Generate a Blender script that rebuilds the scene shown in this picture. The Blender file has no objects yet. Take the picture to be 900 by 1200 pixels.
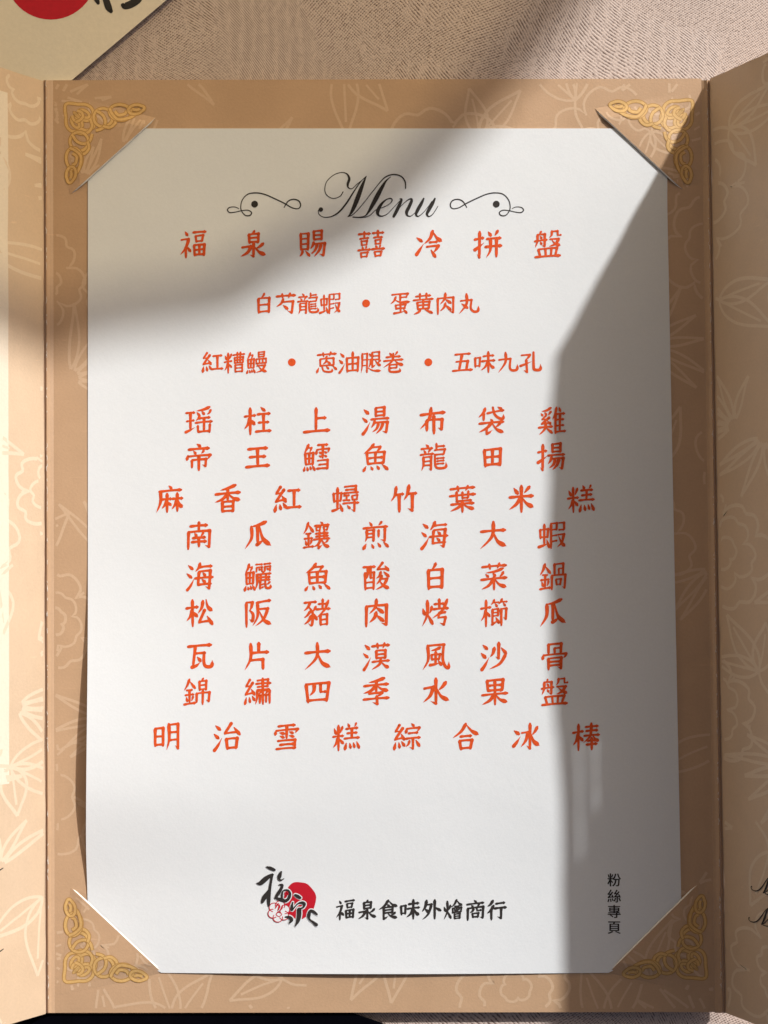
import bpy, math, random
from mathutils import Vector, Matrix, noise

# ------------------------------------------------------------------ scale, camera, light
K = 0.000215                      # metres per photo pixel on the table plane
H = 0.42                          # camera distance
TILT = math.radians(1.9)
MM = 0.001
scn = bpy.context.scene
COL = scn.collection

cam_d = bpy.data.cameras.new('camera')
cam = bpy.data.objects.new('camera', cam_d); COL.objects.link(cam)
cam.location = (0, -H*math.sin(TILT), H*math.cos(TILT))
cam.rotation_euler = (TILT, 0, 0)
cam_d.sensor_fit = 'VERTICAL'; cam_d.sensor_height = 24
cam_d.lens = 24*H/(1200*K)
cam_d.clip_start = 0.01; cam_d.clip_end = 200
scn.camera = cam

SUN = Vector((1.0, 0.96, 1.0))           # towards the sun (over the right page)
world = bpy.data.worlds.new('World'); scn.world = world; world.use_nodes = True
wn = world.node_tree
sky = wn.nodes.new('ShaderNodeTexSky'); sky.sky_type = 'NISHITA'; sky.sun_disc = False
sky.sun_elevation = math.atan2(1.0, math.hypot(SUN.x, SUN.y))
sky.sun_rotation = math.atan2(SUN.x, SUN.y)
sky.dust_density = 6.0; sky.ozone_density = 0.2; sky.air_density = 0.4
wn.links.new(sky.outputs[0], wn.nodes['Background'].inputs[0])
wn.nodes['Background'].inputs[1].default_value = 0.055
sun_d = bpy.data.lights.new('sun', 'SUN'); sun_d.energy = 3.6
sun_d.angle = math.radians(1.5); sun_d.color = (1.0, 0.995, 0.985)
sun = bpy.data.objects.new('sun', sun_d); COL.objects.link(sun)
sun.rotation_euler = (-SUN).to_track_quat('-Z', 'Y').to_euler()
sun.location = SUN*3
scn.view_settings.view_transform = 'Standard'; scn.view_settings.look = 'None'
scn.view_settings.exposure = 0.08; scn.view_settings.gamma = 1.0
scn.view_settings.use_curve_mapping = False

# ------------------------------------------------------------------ helpers
C0 = Vector(cam.location); UP = Vector((0, math.cos(TILT), math.sin(TILT))); FW = Vector((0, math.sin(TILT), -math.cos(TILT)))
def P(px, py, z=0.0):
    """point of the horizontal plane at height z that the photo shows at pixel px, py"""
    d = Vector((1, 0, 0))*((px-450)*K) + UP*((600-py)*K) + FW*H
    return C0 + d*((z-C0.z)/d.z)

class MB:
    def __init__(s): s.v = []; s.f = []; s.m = []
    def add(s, vs, fs, m=0):
        o = len(s.v); s.v += [tuple(q) for q in vs]
        s.f += [tuple(i+o for i in f) for f in fs]; s.m += [m]*len(fs)
    rims = ()
    def build(s, name, mats, parent=None, smooth=False):
        me = bpy.data.meshes.new(name); me.from_pydata(s.v, [], s.f)
        for m in (mats if isinstance(mats, (list, tuple)) else [mats]): me.materials.append(m)
        me.polygons.foreach_set('material_index', s.m)
        if smooth: me.polygons.foreach_set('use_smooth', [i not in s.rims for i in range(len(s.f))])
        me.update()
        if smooth: me.set_sharp_from_angle(angle=math.radians(50))
        o = bpy.data.objects.new(name, me); COL.objects.link(o)
        if parent: o.parent = parent
        return o
def tag(o, label, cat=None, group=None, kind=None):
    if label: o['label'] = label
    if cat: o['category'] = cat
    if group: o['group'] = group
    if kind: o['kind'] = kind
    return o
def empty(name, label, cat, loc=(0, 0, 0)):
    o = bpy.data.objects.new(name, None); COL.objects.link(o)
    o.empty_display_size = 0.01
    return tag(o, label, cat)

def catmull(pts, n=8, closed=False):
    out = []; N = len(pts)
    g = (lambda i: pts[i % N]) if closed else (lambda i: pts[max(0, min(N-1, i))])
    for i in range(N if closed else N-1):
        a, b, c, d = g(i-1), g(i), g(i+1), g(i+2)
        for k in range(n):
            t = k/n
            out.append(tuple(0.5*((2*b[j])+(-a[j]+c[j])*t+(2*a[j]-5*b[j]+4*c[j]-d[j])*t*t+(-a[j]+3*b[j]-3*c[j]+d[j])*t**3) for j in range(len(b))))
    if not closed: out.append(tuple(pts[-1]))
    return out
def ribbon(mb, pts, w, fn, h, m=0, ok=None, closed=False, caps=False, seg=1):
    """flat stroke along pts (x, y[, width]); fn(x, y, h) puts it on a surface; seg faces across"""
    N = len(pts)
    if N < 2: return
    rows = []; good = []; S = seg+1
    for i, p in enumerate(pts):
        a = pts[(i-1) % N] if (closed or i) else p
        b = pts[(i+1) % N] if (closed or i < N-1) else p
        dx, dy = b[0]-a[0], b[1]-a[1]; l = math.hypot(dx, dy) or 1
        ww = (p[2] if len(p) > 2 else w)/2
        nx, ny = -dy/l*ww, dx/l*ww
        rows.append([(p[0]+nx*(1-2*k/seg), p[1]+ny*(1-2*k/seg)) for k in range(S)])
        good.append(ok is None or (ok(*rows[-1][0]) and ok(*rows[-1][-1])))
    vs = [fn(x, y, h) for r in rows for x, y in r]; fs = []
    for i in range(N if closed else N-1):
        j = (i+1) % N
        if good[i] and good[j]:
            for k in range(seg): fs.append((S*i+k, S*i+k+1, S*j+k+1, S*j+k))
    used = sorted({q for f in fs for q in f}); mp = {q: k for k, q in enumerate(used)}
    if fs: mb.add([vs[q] for q in used], [tuple(mp[q] for q in f) for f in fs], m)
    if caps:
        for e in (0, N-1):
            r = (pts[e][2] if len(pts[e]) > 2 else w)/2
            if r > 0.3: disc(mb, pts[e][0], pts[e][1], r, r, fn, h, m, 10)
def disc(mb, x, y, rx, ry, fn, h, m=0, n=28):
    vs = [fn(x, y, h)]+[fn(x+rx*math.cos(2*math.pi*k/n), y-ry*math.sin(2*math.pi*k/n), h) for k in range(n)]
    mb.add(vs, [(0, 1+k, 1+(k+1) % n) for k in range(n)], m)
def slab(mb, top, bot, nu, nv, m=0, mrim=None):
    """closed sheet from two (nu+1)x(nv+1) grids of points"""
    W = nu+1; n = W*(nv+1); fs = []; rim = []
    for j in range(nv):
        for i in range(nu):
            a = j*W+i; fs.append((a, a+1, a+1+W, a+W)); fs.append((n+a, n+a+W, n+a+1+W, n+a+1))
    edge = [i for i in range(W)]+[j*W+nu for j in range(1, nv+1)]+[nv*W+i for i in range(nu-1, -1, -1)]+[j*W for j in range(nv-1, 0, -1)]
    for k in range(len(edge)):
        a, b = edge[k], edge[(k+1) % len(edge)]
        rim.append((a, a+n, b+n, b))
    o = len(mb.v); mb.add(list(top)+list(bot), fs, m)
    mb.rims = set(mb.rims) | set(range(len(mb.f), len(mb.f)+len(rim)))
    mb.f += [tuple(i+o for i in f) for f in rim]; mb.m += [m if mrim is None else mrim]*len(rim)

# ------------------------------------------------------------------ materials
def newmat(name):
    m = bpy.data.materials.new(name); m.use_nodes = True
    nt = m.node_tree; return m, nt, nt.nodes['Principled BSDF']
def nd(nt, t, **kw):
    n = nt.nodes.new(t)
    for k, v in kw.items():
        if k in n.inputs: n.inputs[k].default_value = v
        else: setattr(n, k, v)
    return n
def coords(nt, scale=(1, 1, 1), rot=0.0):
    tc = nd(nt, 'ShaderNodeTexCoord'); mp = nd(nt, 'ShaderNodeMapping')
    mp.inputs['Scale'].default_value = scale; mp.inputs['Rotation'].default_value = (0, 0, rot)
    nt.links.new(tc.outputs['Object'], mp.inputs[0]); return mp.outputs[0]
def plain(name, col, rough=0.6, var=0.06, bump=0.0, scale=900, spec=0.4, coat=0.0, low=None, scuff=0.0):
    m, nt, b = newmat(name)
    v = coords(nt)
    nz = nd(nt, 'ShaderNodeTexNoise', Scale=scale, Detail=4.0, Roughness=0.6); nt.links.new(v, nz.inputs['Vector'])
    rp = nd(nt, 'ShaderNodeValToRGB')
    c = Vector(col)
    rp.color_ramp.elements[0].position = 0.3; rp.color_ramp.elements[0].color = (*(c*(1-var)), 1)
    rp.color_ramp.elements[1].position = 0.7; rp.color_ramp.elements[1].color = (*[min(1, q) for q in c*(1+var)], 1)
    nt.links.new(nz.outputs[0], rp.inputs[0]); nt.links.new(rp.outputs[0], b.inputs['Base Color'])
    if scuff:                                                 # broad uneven tone and fine rubbed scratches
        n3 = nd(nt, 'ShaderNodeTexNoise', Scale=38.0, Detail=5.0, Roughness=0.65, Distortion=0.6); nt.links.new(v, n3.inputs['Vector'])
        m3 = nd(nt, 'ShaderNodeMapRange'); m3.inputs[1].default_value = 0.3; m3.inputs[2].default_value = 0.7; m3.inputs[3].default_value = 1-scuff; m3.inputs[4].default_value = 1+scuff*0.6
        nt.links.new(n3.outputs[0], m3.inputs[0])
        sv = coords(nt, (70, 900, 200), 0.5); n4 = nd(nt, 'ShaderNodeTexNoise', Scale=1.0, Detail=3.0); nt.links.new(sv, n4.inputs['Vector'])
        m4 = nd(nt, 'ShaderNodeMapRange'); m4.inputs[1].default_value = 0.70; m4.inputs[2].default_value = 0.78; m4.inputs[3].default_value = 1.0; m4.inputs[4].default_value = 1.12
        nt.links.new(n4.outputs[0], m4.inputs[0])
        mm = nd(nt, 'ShaderNodeMath', operation='MULTIPLY'); nt.links.new(m3.outputs[0], mm.inputs[0]); nt.links.new(m4.outputs[0], mm.inputs[1])
        vm = nd(nt, 'ShaderNodeVectorMath', operation='SCALE'); nt.links.new(rp.outputs[0], vm.inputs[0]); nt.links.new(mm.outputs[0], vm.inputs['Scale'])
        nt.links.new(vm.outputs[0], b.inputs['Base Color'])
        m5 = nd(nt, 'ShaderNodeMapRange'); m5.inputs[1].default_value = 0.3; m5.inputs[2].default_value = 0.7; m5.inputs[3].default_value = rough-0.10; m5.inputs[4].default_value = rough+0.10
        nt.links.new(n3.outputs[0], m5.inputs[0]); nt.links.new(m5.outputs[0], b.inputs['Roughness'])
    b.inputs['Roughness'].default_value = rough; b.inputs['Specular IOR Level'].default_value = spec
    b.inputs['Coat Weight'].default_value = coat; b.inputs['Coat Roughness'].default_value = 0.25
    if bump or low:
        bp = nd(nt, 'ShaderNodeBump', Strength=bump, Distance=0.0004); nt.links.new(nz.outputs[0], bp.inputs['Height'])
        last = bp
        if low:
            n2 = nd(nt, 'ShaderNodeTexNoise', Scale=low[0], Detail=3.0); nt.links.new(v, n2.inputs['Vector'])
            b2 = nd(nt, 'ShaderNodeBump', Strength=low[1], Distance=0.002)
            nt.links.new(n2.outputs[0], b2.inputs['Height']); nt.links.new(bp.outputs[0], b2.inputs['Normal']); last = b2
        nt.links.new(last.outputs[0], b.inputs['Normal'])
    return m
TAN = (0.55, 0.355, 0.212)
m_folder = plain('tan_pearl_card', TAN, rough=0.42, var=0.03, bump=0.12, scale=1600, spec=0.5, coat=0.12, low=(45, 0.10), scuff=0.07)
for _n in ('Sheen Weight',): m_folder.node_tree.nodes['Principled BSDF'].inputs[_n].default_value = 0.7
m_folder.node_tree.nodes['Principled BSDF'].inputs['Sheen Roughness'].default_value = 0.4
m_page = plain('pale_pearl_card', (0.675, 0.50, 0.34), rough=0.40, var=0.03, bump=0.12, scale=1600, spec=0.5, coat=0.15, low=(45, 0.16), scuff=0.06)
m_page_motif = plain('cream_flower_line', (0.75, 0.60, 0.44), rough=0.4, var=0.03, bump=0.1, scale=1600, coat=0.1)
m_motif = plain('pale_flower_line', (0.63, 0.44, 0.285), rough=0.42, var=0.03, bump=0.1, scale=1600, coat=0.1)
m_box = plain('washed_white_box', (0.80, 0.69, 0.55), rough=0.45, var=0.03, bump=0.1, scale=1600)
m_gold = plain('gold_foil_print', (0.68, 0.43, 0.165), rough=0.4, var=0.08, bump=0.1, scale=1500)
m_brown = plain('brown_outline_print', (0.45, 0.245, 0.075), rough=0.5, var=0.08, scale=1500)
m_core = plain('white_card_core', (0.80, 0.77, 0.71), rough=0.8, var=0.06, bump=0.3, scale=2500)
m_paper = plain('white_laid_paper', (0.765, 0.79, 0.805), rough=0.75, var=0.015, bump=0.07, scale=1700, spec=0.25, low=(420, 0.016))
m_red = plain('orange_red_ink', (0.70, 0.082, 0.010), rough=0.6, var=0.16, scale=1400, spec=0.3)
m_black = plain('black_ink', (0.028, 0.024, 0.022), rough=0.6, var=0.2, scale=1800, spec=0.3)
m_sunred = plain('crimson_ink', (0.52, 0.008, 0.022), rough=0.55, var=0.06, scale=900, spec=0.3)
m_cream = plain('cream_card', (0.78, 0.70, 0.56), rough=0.5, var=0.03, bump=0.1, scale=900, low=(60, 0.1))
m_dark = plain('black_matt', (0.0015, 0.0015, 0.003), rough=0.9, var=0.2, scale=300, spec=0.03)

def cloth_mat():
    m, nt, b = newmat('mauve_damask')
    L = nt.links
    tc = nd(nt, 'ShaderNodeTexCoord')
    # slow swirl that bends the threads
    w = nd(nt, 'ShaderNodeTexNoise', Scale=14.0, Detail=1.0); L.new(tc.outputs['Object'], w.inputs['Vector'])
    ws = nd(nt, 'ShaderNodeVectorMath', operation='SCALE'); ws.inputs['Scale'].default_value = 0.035
    L.new(w.outputs['Color'], ws.inputs[0])
    va = nd(nt, 'ShaderNodeVectorMath', operation='ADD'); L.new(tc.outputs['Object'], va.inputs[0]); L.new(ws.outputs[0], va.inputs[1])
    waves = []
    for rot, sc in ((0.95, 560.0), (-0.7, 530.0), (2.3, 480.0)):
        mp = nd(nt, 'ShaderNodeMapping'); mp.inputs['Rotation'].default_value = (0, 0, rot)
        L.new(va.outputs[0], mp.inputs[0])
        wv = nd(nt, 'ShaderNodeTexWave', wave_type='BANDS', bands_direction='X')
        wv.inputs['Scale'].default_value = sc; wv.inputs['Distortion'].default_value = 1.2
        wv.inputs['Detail'].default_value = 1.0; wv.inputs['Detail Scale'].default_value = 2.0
        L.new(mp.outputs[0], wv.inputs['Vector']); waves.append(wv.outputs['Fac'])
    mk = nd(nt, 'ShaderNodeTexNoise', Scale=26.0, Detail=0.5, Distortion=1.5); L.new(tc.outputs['Object'], mk.inputs['Vector'])
    mr = nd(nt, 'ShaderNodeMapRange'); mr.inputs[1].default_value = 0.46; mr.inputs[2].default_value = 0.54
    L.new(mk.outputs[0], mr.inputs[0])
    mx = nd(nt, 'ShaderNodeMix'); L.new(mr.outputs[0], mx.inputs[0]); L.new(waves[0], mx.inputs[2]); L.new(waves[1], mx.inputs[3])
    mu = nd(nt, 'ShaderNodeMath', operation='MULTIPLY_ADD'); L.new(waves[2], mu.inputs[0]); mu.inputs[1].default_value = 0.55
    L.new(mx.outputs[0], mu.inputs[2])
    gr = nd(nt, 'ShaderNodeTexNoise', Scale=1500.0, Detail=2.0); L.new(tc.outputs['Object'], gr.inputs['Vector'])
    mu2 = nd(nt, 'ShaderNodeMath', operation='MULTIPLY_ADD'); L.new(gr.outputs[0], mu2.inputs[0]); mu2.inputs[1].default_value = 2.0
    L.new(mu.outputs[0], mu2.inputs[2])
    rp = nd(nt, 'ShaderNodeValToRGB')
    rp.color_ramp.elements[0].position = 0.38; rp.color_ramp.elements[0].color = (0.17, 0.112, 0.090, 1)
    rp.color_ramp.elements[1].position = 0.70; rp.color_ramp.elements[1].color = (0.62, 0.50, 0.435, 1)
    dv = nd(nt, 'ShaderNodeMath', operation='DIVIDE'); L.new(mu2.outputs[0], dv.inputs[0]); dv.inputs[1].default_value = 2.55
    L.new(dv.outputs[0], rp.inputs[0]); L.new(rp.outputs[0], b.inputs['Base Color'])
    bp = nd(nt, 'ShaderNodeBump', Strength=0.15, Distance=0.0004); L.new(mu2.outputs[0], bp.inputs['Height'])
    L.new(bp.outputs[0], b.inputs['Normal'])
    b.inputs['Roughness'].default_value = 0.36; b.inputs['Specular IOR Level'].default_value = 0.5
    b.inputs['Sheen Weight'].default_value = 0.15
    return m
m_cloth = cloth_mat()
def added_shade_mat(name, leak):
    m, nt, b = newmat(name)                 # added shade's cloth: scatters warm fill light, leaks part of the sun
    tr = nd(nt, 'ShaderNodeBsdfTranslucent'); tr.inputs[0].default_value = (1.0, 0.80, 0.50, 1)
    tp = nd(nt, 'ShaderNodeBsdfTransparent'); tp.inputs[0].default_value = (1.0, 0.81, 0.48, 1)
    mx = nd(nt, 'ShaderNodeMixShader'); mx.inputs[0].default_value = leak
    nt.links.new(tr.outputs[0], mx.inputs[1]); nt.links.new(tp.outputs[0], mx.inputs[2])
    nt.links.new(mx.outputs[0], nt.nodes['Material Output'].inputs[0]); return m
m_shade_band = plain('opaque_shade_band', (0.60, 0.45, 0.30), rough=0.9)  # opaque border of the added cloth, darkens a band along the shade edge
m_added_shade = added_shade_mat('sheer_added_shade', 0.36)

# ------------------------------------------------------------------ tablecloth
CLOTH_Z = -3.2*MM
mb = MB(); n = 120
top = []; bot = []
for j in range(n+1):
    for i in range(n+1):
        x = (i/n-0.5)*0.9; y = (j/n-0.5)*0.9
        r = max(0.0, math.hypot(x, y)-0.05)
        z = CLOTH_Z + 0.5*MM*noise.noise(Vector((x*14, y*14, 3.1)))-0.5*MM
        top.append((x, y, z)); bot.append((x, y, z-1.0*MM))
slab(mb, top, bot, n, n)
tag(mb.build('tablecloth', m_cloth, smooth=True), 'mauve brown damask tablecloth with woven swirls lying under everything', 'tablecloth')

# ------------------------------------------------------------------ added unseen cloth, shaped to shade the upper left
CH = 0.30
edge = [(1900, -1560), (1300, -790), (900, -270), (760, -90), (690, 0), (622, 90), (545, 175), (480, 245), (430, 285), (385, 312), (343, 328), (318, 345), (297, 362),
        (275, 374), (251, 383), (225, 389), (200, 391), (150, 398), (100, 408), (50, 425), (0, 445), (-100, 480), (-600, 640), (-2600, 1000), (-7000, 1500)]
pts = catmull(edge, 6)
near = [P(x, y, 0)+SUN*CH for x, y in pts]
far = [Vector((q.x-0.5, q.y+1.7, CH)) for q in near]
shade_band = []
for k, q in enumerate(near):                                  # inner edge of the added dark band, up and left of the rim
    a, b = near[max(0, k-1)], near[min(len(near)-1, k+1)]; d = (b-a).normalized()
    shade_band.append(q+Vector((d.y, -d.x, 0))*14*MM)
added_shade = empty('added_shade', 'added unseen sheer cloth overhead, shaped to shade the upper left of the menu', 'added_shade')
N = len(near); dz = Vector((0, 0, 0.25*MM))
def strip(name, A, B, mat):
    mb = MB(); mb.add(A+B, [(k, k+1, N+k+1, N+k) for k in range(N-1)]); return mb.build(name, mat, added_shade)
strip('sheer_shade', shade_band, far, m_added_shade)
mb = MB(); slab(mb, near+[q-dz for q in shade_band], [q-dz*3 for q in near]+[q-dz*4 for q in shade_band], N-1, 1); mb.build('shade_band', m_shade_band, added_shade)

# ------------------------------------------------------------------ folder geometry (pixels -> places)
TL, TR, BL, BR = P(62, 94), P(822, 92), P(64, 1187), P(838, 1186)
def on_panel(s, t):
    return TL*(1-s)*(1-t)+TR*s*(1-t)+BL*(1-s)*t+BR*s*t
# corner flaps: slit ends A, B and the hinge corner Cc
FLAPS = {'tl': ((82, 228), (182, 138), (68, 108)), 'tr': ((697, 127), (800, 222), (815, 106)),
         'bl': ((83, 1040), (190, 1140), (70, 1166)), 'br': ((713, 1140), (817, 1037), (829, 1168))}
FLAP_H = 0.88*MM
def bary(x, y, tri):
    (x1, y1), (x2, y2), (x3, y3) = tri
    d = (y2-y3)*(x1-x3)+(x3-x2)*(y1-y3)
    a = ((y2-y3)*(x-x3)+(x3-x2)*(y-y3))/d; b = ((y3-y1)*(x-x3)+(x1-x3)*(y-y3))/d
    return a, b, 1-a-b
def flap_h(x, y, tri):
    a, b, c = bary(x, y, tri)
    if a <= 0 or b <= 0 or c < -0.02: return 0.0
    q = min(1.0, 9.0*a*b)
    return FLAP_H*q*q*(3-2*q)
def f_centre(x, y, h): return P(x, y, h)

# floral line art -----------------------------------------------------------
def floral(mb, region, fn, ok, seed, m=1, h=0.012*MM, w=3.2, scale=1.0, stretch=1.0):
    """loose peonies, pointed leaves and narrow petal fans drawn in outline; stretch widens them along x"""
    rnd = random.Random(seed); x0, y0, x1, y1 = region; cnt = 0; placed = []
    def line(pts, closed=False, k=1.0):
        nonlocal cnt
        cnt += 1
        ribbon(mb, pts, w*k*rnd.uniform(0.9, 1.1), fn, h+(cnt % 25)*0.0006*MM, m, ok, closed)
    def put(cx, cy, pts, closed=False, k=1.0):
        line([(cx+p[0]*stretch, cy+p[1]) for p in (catmull(pts, 14, closed))], closed, k)
    def peony(cx, cy, R):
        a0 = rnd.uniform(0, 6.28); n = rnd.choice((5, 6, 7))
        for ring, (rr, nn, dip) in enumerate(((1.0, n, 0.30), (0.62, max(4, n-1), 0.34), (0.30, 3, 0.35))):
            pts = []; ph = a0+ring*0.5; wob = [rnd.uniform(0.86, 1.1) for _ in range(nn)]
            for q in range(nn*20):
                t = q/20; u = t-int(t); lobe = math.sin(math.pi*u)**0.45
                notch = 0.10*math.exp(-((u-0.5)/0.10)**2)
                r = R*rr*wob[int(t) % nn]*(1-dip+dip*lobe-notch)
                th = ph+2*math.pi*t/nn; pts.append((r*math.cos(th), r*math.sin(th)))
            line([(cx+p[0]*stretch, cy+p[1]) for p in pts], True)
            if ring == 0:                                     # veins from the notches inwards
                for q in range(nn):
                    th = ph+2*math.pi*q/nn; put(cx, cy, [(R*f*math.cos(th+d), R*f*math.sin(th+d)) for f, d in ((0.68, 0), (0.80, .03))], k=0.8)
    def leaf(cx, cy, a, l, wd, rib=True):
        ca, sa = math.cos(a), math.sin(a); bend = rnd.uniform(-0.22, 0.22)*l
        def at(u, v): 
            v += bend*u*u; return (u*l*ca-v*sa, u*l*sa+v*ca)
        prof = ((0, 0), (.08, .45), (.22, .85), (.42, 1), (.62, .78), (.82, .36), (1, 0))
        put(cx, cy, [at(u, wd*v) for u, v in prof]); put(cx, cy, [at(u, -wd*v) for u, v in reversed(prof)])
        if rib: put(cx, cy, [at(0.08, 0), at(.4, 0), at(.78, 0)], k=0.8)
    tries = 0
    while tries < 900:
        tries += 1
        kind = rnd.random(); R = scale*(rnd.uniform(62, 92) if kind < 0.4 else rnd.uniform(44, 70))
        cx, cy = rnd.uniform(x0-30, x1+30), rnd.uniform(y0-30, y1+30)
        if any(math.hypot((cx-a)/stretch, cy-b) < 0.76*(R+r) for a, b, r in placed): continue
        placed.append((cx, cy, R)); a0 = rnd.uniform(0, 6.28)
        if kind < 0.4: peony(cx, cy, R)
        elif kind < 0.72:
            n = rnd.choice((2, 3)); bx, by = cx-R*0.7*math.cos(a0)*stretch, cy-R*0.7*math.sin(a0)
            for q in range(n): leaf(bx, by, a0+(q-(n-1)/2)*0.85, R*rnd.uniform(1.4, 1.7)*(1 if q == n//2 else 0.8), R*0.26)
            put(bx, by, [(0, 0), (-R*.3*math.cos(a0+.3), -R*.3*math.sin(a0+.3)), (-R*.6*math.cos(a0+.1), -R*.6*math.sin(a0+.1))])
        else:
            n = rnd.choice((4, 5, 6))
            for q in range(n): aa = a0+(q-(n-1)/2)*0.42; leaf(cx-R*.6*math.cos(a0)*stretch+R*.18*math.cos(aa)*stretch, cy-R*.6*math.sin(a0)+R*.18*math.sin(aa), aa, R*rnd.uniform(0.95, 1.35), R*0.085, False)

folder = empty('menu_folder', 'open tan gatefold menu folder with pale flower outlines and gold knot corners', 'menu folder')

# centre panel
mb = MB(); nu, nv = 40, 56
top = [on_panel(i/nu, j/nv) for j in range(nv+1) for i in range(nu+1)]
bot = [q-Vector((0, 0, 0.7*MM)) for q in top]
slab(mb, top, bot, nu, nv, 0, 2)
def ok_panel(x, y):
    t = (y-94)/(1186-94)
    if t < 0.003 or t > 0.997: return False
    if not (62+2*t+1 < x < 822+16*t-1): return False
    if 122 < x < 764 and 172 < y < 1118: return False
    return not any(min(bary(x, y, tri)) > -0.02 for tri in FLAPS.values())
floral(mb, (40, 80, 860, 1200), f_centre, ok_panel, 5)
panel = mb.build('centre_panel', [m_folder, m_motif, m_core], folder)

# Celtic corner ornament, drawn from the corner along both edges (pixels)
def knot_strands():
    Z = 1/6.43
    S = []
    heart = [(8, 8), (8, 110), (12, 170), (42, 212), (88, 222), (128, 200), (136, 158), (108, 112), (72, 72)]
    S.append(([(x, y) for x, y in heart]+[(y, x) for x, y in heart[-2:0:-1]], True))
    def oval(cx, cy, rx, ry, tilt=0.0, tip=0.0, n=14):
        out = []
        for k in range(n):
            a = 2*math.pi*k/n; x, y = rx*math.cos(a), ry*math.sin(a)*(1+(tip if math.sin(a) > 0.9 else 0))
            out.append((cx+x*math.cos(tilt)-y*math.sin(tilt), cy+x*math.sin(tilt)+y*math.cos(tilt)))
        return out
    half = [
        (oval(82, 152, 24, 44, -0.55), True),
        ([(58, 96), (70, 130), (104, 142), (132, 118), (150, 82)], False),
        ([(128, 200), (176, 214), (222, 190), (240, 140), (232, 100)], False),
        (oval(112, 300, 72, 74), True),
        ([(60, 250), (96, 300), (150, 318), (196, 296), (214, 240)], False),
        ([(178, 300), (190, 350), (160, 392), (118, 402)], False),
        (oval(72, 436, 62, 86, -0.12), True),
        ([(60, 392), (92, 420), (84, 470), (58, 486)], False),
        ([(36, 350), (84, 372), (126, 420), (116, 500), (92, 548)], False),
        (oval(48, 556, 36, 58, 0.18, 0.18), True),
        ([(46, 528), (52, 560), (44, 590)], False),
    ]
    for pts, c in half:
        S.append((pts, c)); S.append(([(y, x) for x, y in pts], c))
    return [(catmull([(x*Z, y*Z) for x, y in p], 7, c), c) for p, c in S]
KNOT = knot_strands()
ORN = {'tl': ((76, 121), 1, 1, 0.96), 'tr': ((812, 117), -1, 1, 1.0), 'bl': ((75, 1151), 1, -1, 1.0), 'br': ((828, 1147), -1, -1, 1.0)}
names = {'tl': 'top left', 'tr': 'top right', 'bl': 'bottom left', 'br': 'bottom right'}
for key, tri in FLAPS.items():
    A, B, Cc = tri
    mb = MB(); n = 16
    def surf(x, y, h, tri=tri): return P(x, y, flap_h(x, y, tri)+0.03*MM+h)
    idx = {}; vt = []; vb = []
    # direction out of the slit, for the visible white cut edge
    sx, sy = B[0]-A[0], B[1]-A[1]; l = math.hypot(sx, sy); nx, ny = -sy/l, sx/l
    if nx*(Cc[0]-A[0])+ny*(Cc[1]-A[1]) > 0: nx, ny = -nx, -ny
    for i in range(n+1):
        for j in range(n+1-i):
            a, b = i/n, j/n; c = 1-a-b
            x = a*A[0]+b*B[0]+c*Cc[0]; y = a*A[1]+b*B[1]+c*Cc[1]
            idx[(i, j)] = len(vt)
            hh = flap_h(x, y, tri)
            vt.append(P(x, y, hh+0.03*MM))
            o = 1.6 if c < 1e-6 and 0 < i < n else 0.0
            if o: o *= 1+0.35*noise.noise(Vector((x*0.5, y*0.5, 1)))
            vb.append(P(x+nx*o, y+ny*o, hh-0.28*MM))
    fs = []; N = len(vt)
    for i in range(n):
        for j in range(n-i):
            fs.append((idx[(i, j)], idx[(i+1, j)], idx[(i, j+1)]))
            if i+j < n-1: fs.append((idx[(i+1, j)], idx[(i+1, j+1)], idx[(i, j+1)]))
    mb.add(vt+vb, fs+[tuple(q+N for q in reversed(f)) for f in fs], 0)
    rim = [(idx[(i, n-i)], idx[(i+1, n-i-1)], idx[(i+1, n-i-1)]+N, idx[(i, n-i)]+N) for i in range(n)]
    mb.f += rim; mb.m += [2]*len(rim)
    (ox, oy), dx, dy, sc = ORN[key]
    xs = [ox+dx*q*100*sc for q in (0, 1)]; ys = [oy+dy*q*100*sc for q in (0, 1)]
    floral(mb, (min(A[0], B[0], Cc[0]), min(A[1], B[1], Cc[1]), max(A[0], B[0], Cc[0]), max(A[1], B[1], Cc[1])), surf,
           lambda x, y, tri=tri: min(bary(x, y, tri)) > 0.015, 31+len(key)+int(ox), h=0.012*MM, w=2.8, scale=0.7)
    fl = mb.build('corner_flap', [m_folder, m_motif, m_core], panel)
    mb = MB()
    for k, (pts, c) in enumerate(KNOT):
        q = [(ox+dx*x*sc, oy+dy*y*sc) for x, y in pts]
        ribbon(mb, q, 4.6, surf, (0.040+0.0035*k)*MM, 0, None, c, seg=6)
        ribbon(mb, q, 2.9, surf, (0.042+0.0035*k)*MM, 1, None, c, seg=4)
    mb.build('corner_ornament', [m_brown, m_gold], panel)

# pages that stand up on both sides, and the scored fold strips
ANGS = {'left': math.radians(55), 'right': math.radians(65)}
LEN = 392.0
def crinkle(t, y, s): return 0.22*MM*noise.noise(Vector((t*0.02, y*0.012, s)))+0.10*MM*noise.noise(Vector((t*0.06, y*0.05, s+5)))
def make_page(side, seed):
    sg = -1 if side == 'left' else 1
    if side == 'left': e0, e1 = P(50.5, 95, 0.9*MM), P(53.5, 1188, 0.9*MM)
    else: e0, e1 = P(832, 92, 0.9*MM), P(851, 1187, 0.9*MM)
    def fn(t, y, h):
        v = (y-93)/1094.0
        b = e0*(1-v)+e1*v
        # the card bends gently out of the score and then runs straight
        hh = h+crinkle(t, y, seed)
        c, s = math.cos(ANGS[side]), math.sin(ANGS[side])
        if t < 0: c, s = 1, 0
        return b+Vector((sg*t*K*c, 0, t*K*s))+Vector((-sg*s, 0, c))*hh
    return fn
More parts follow.
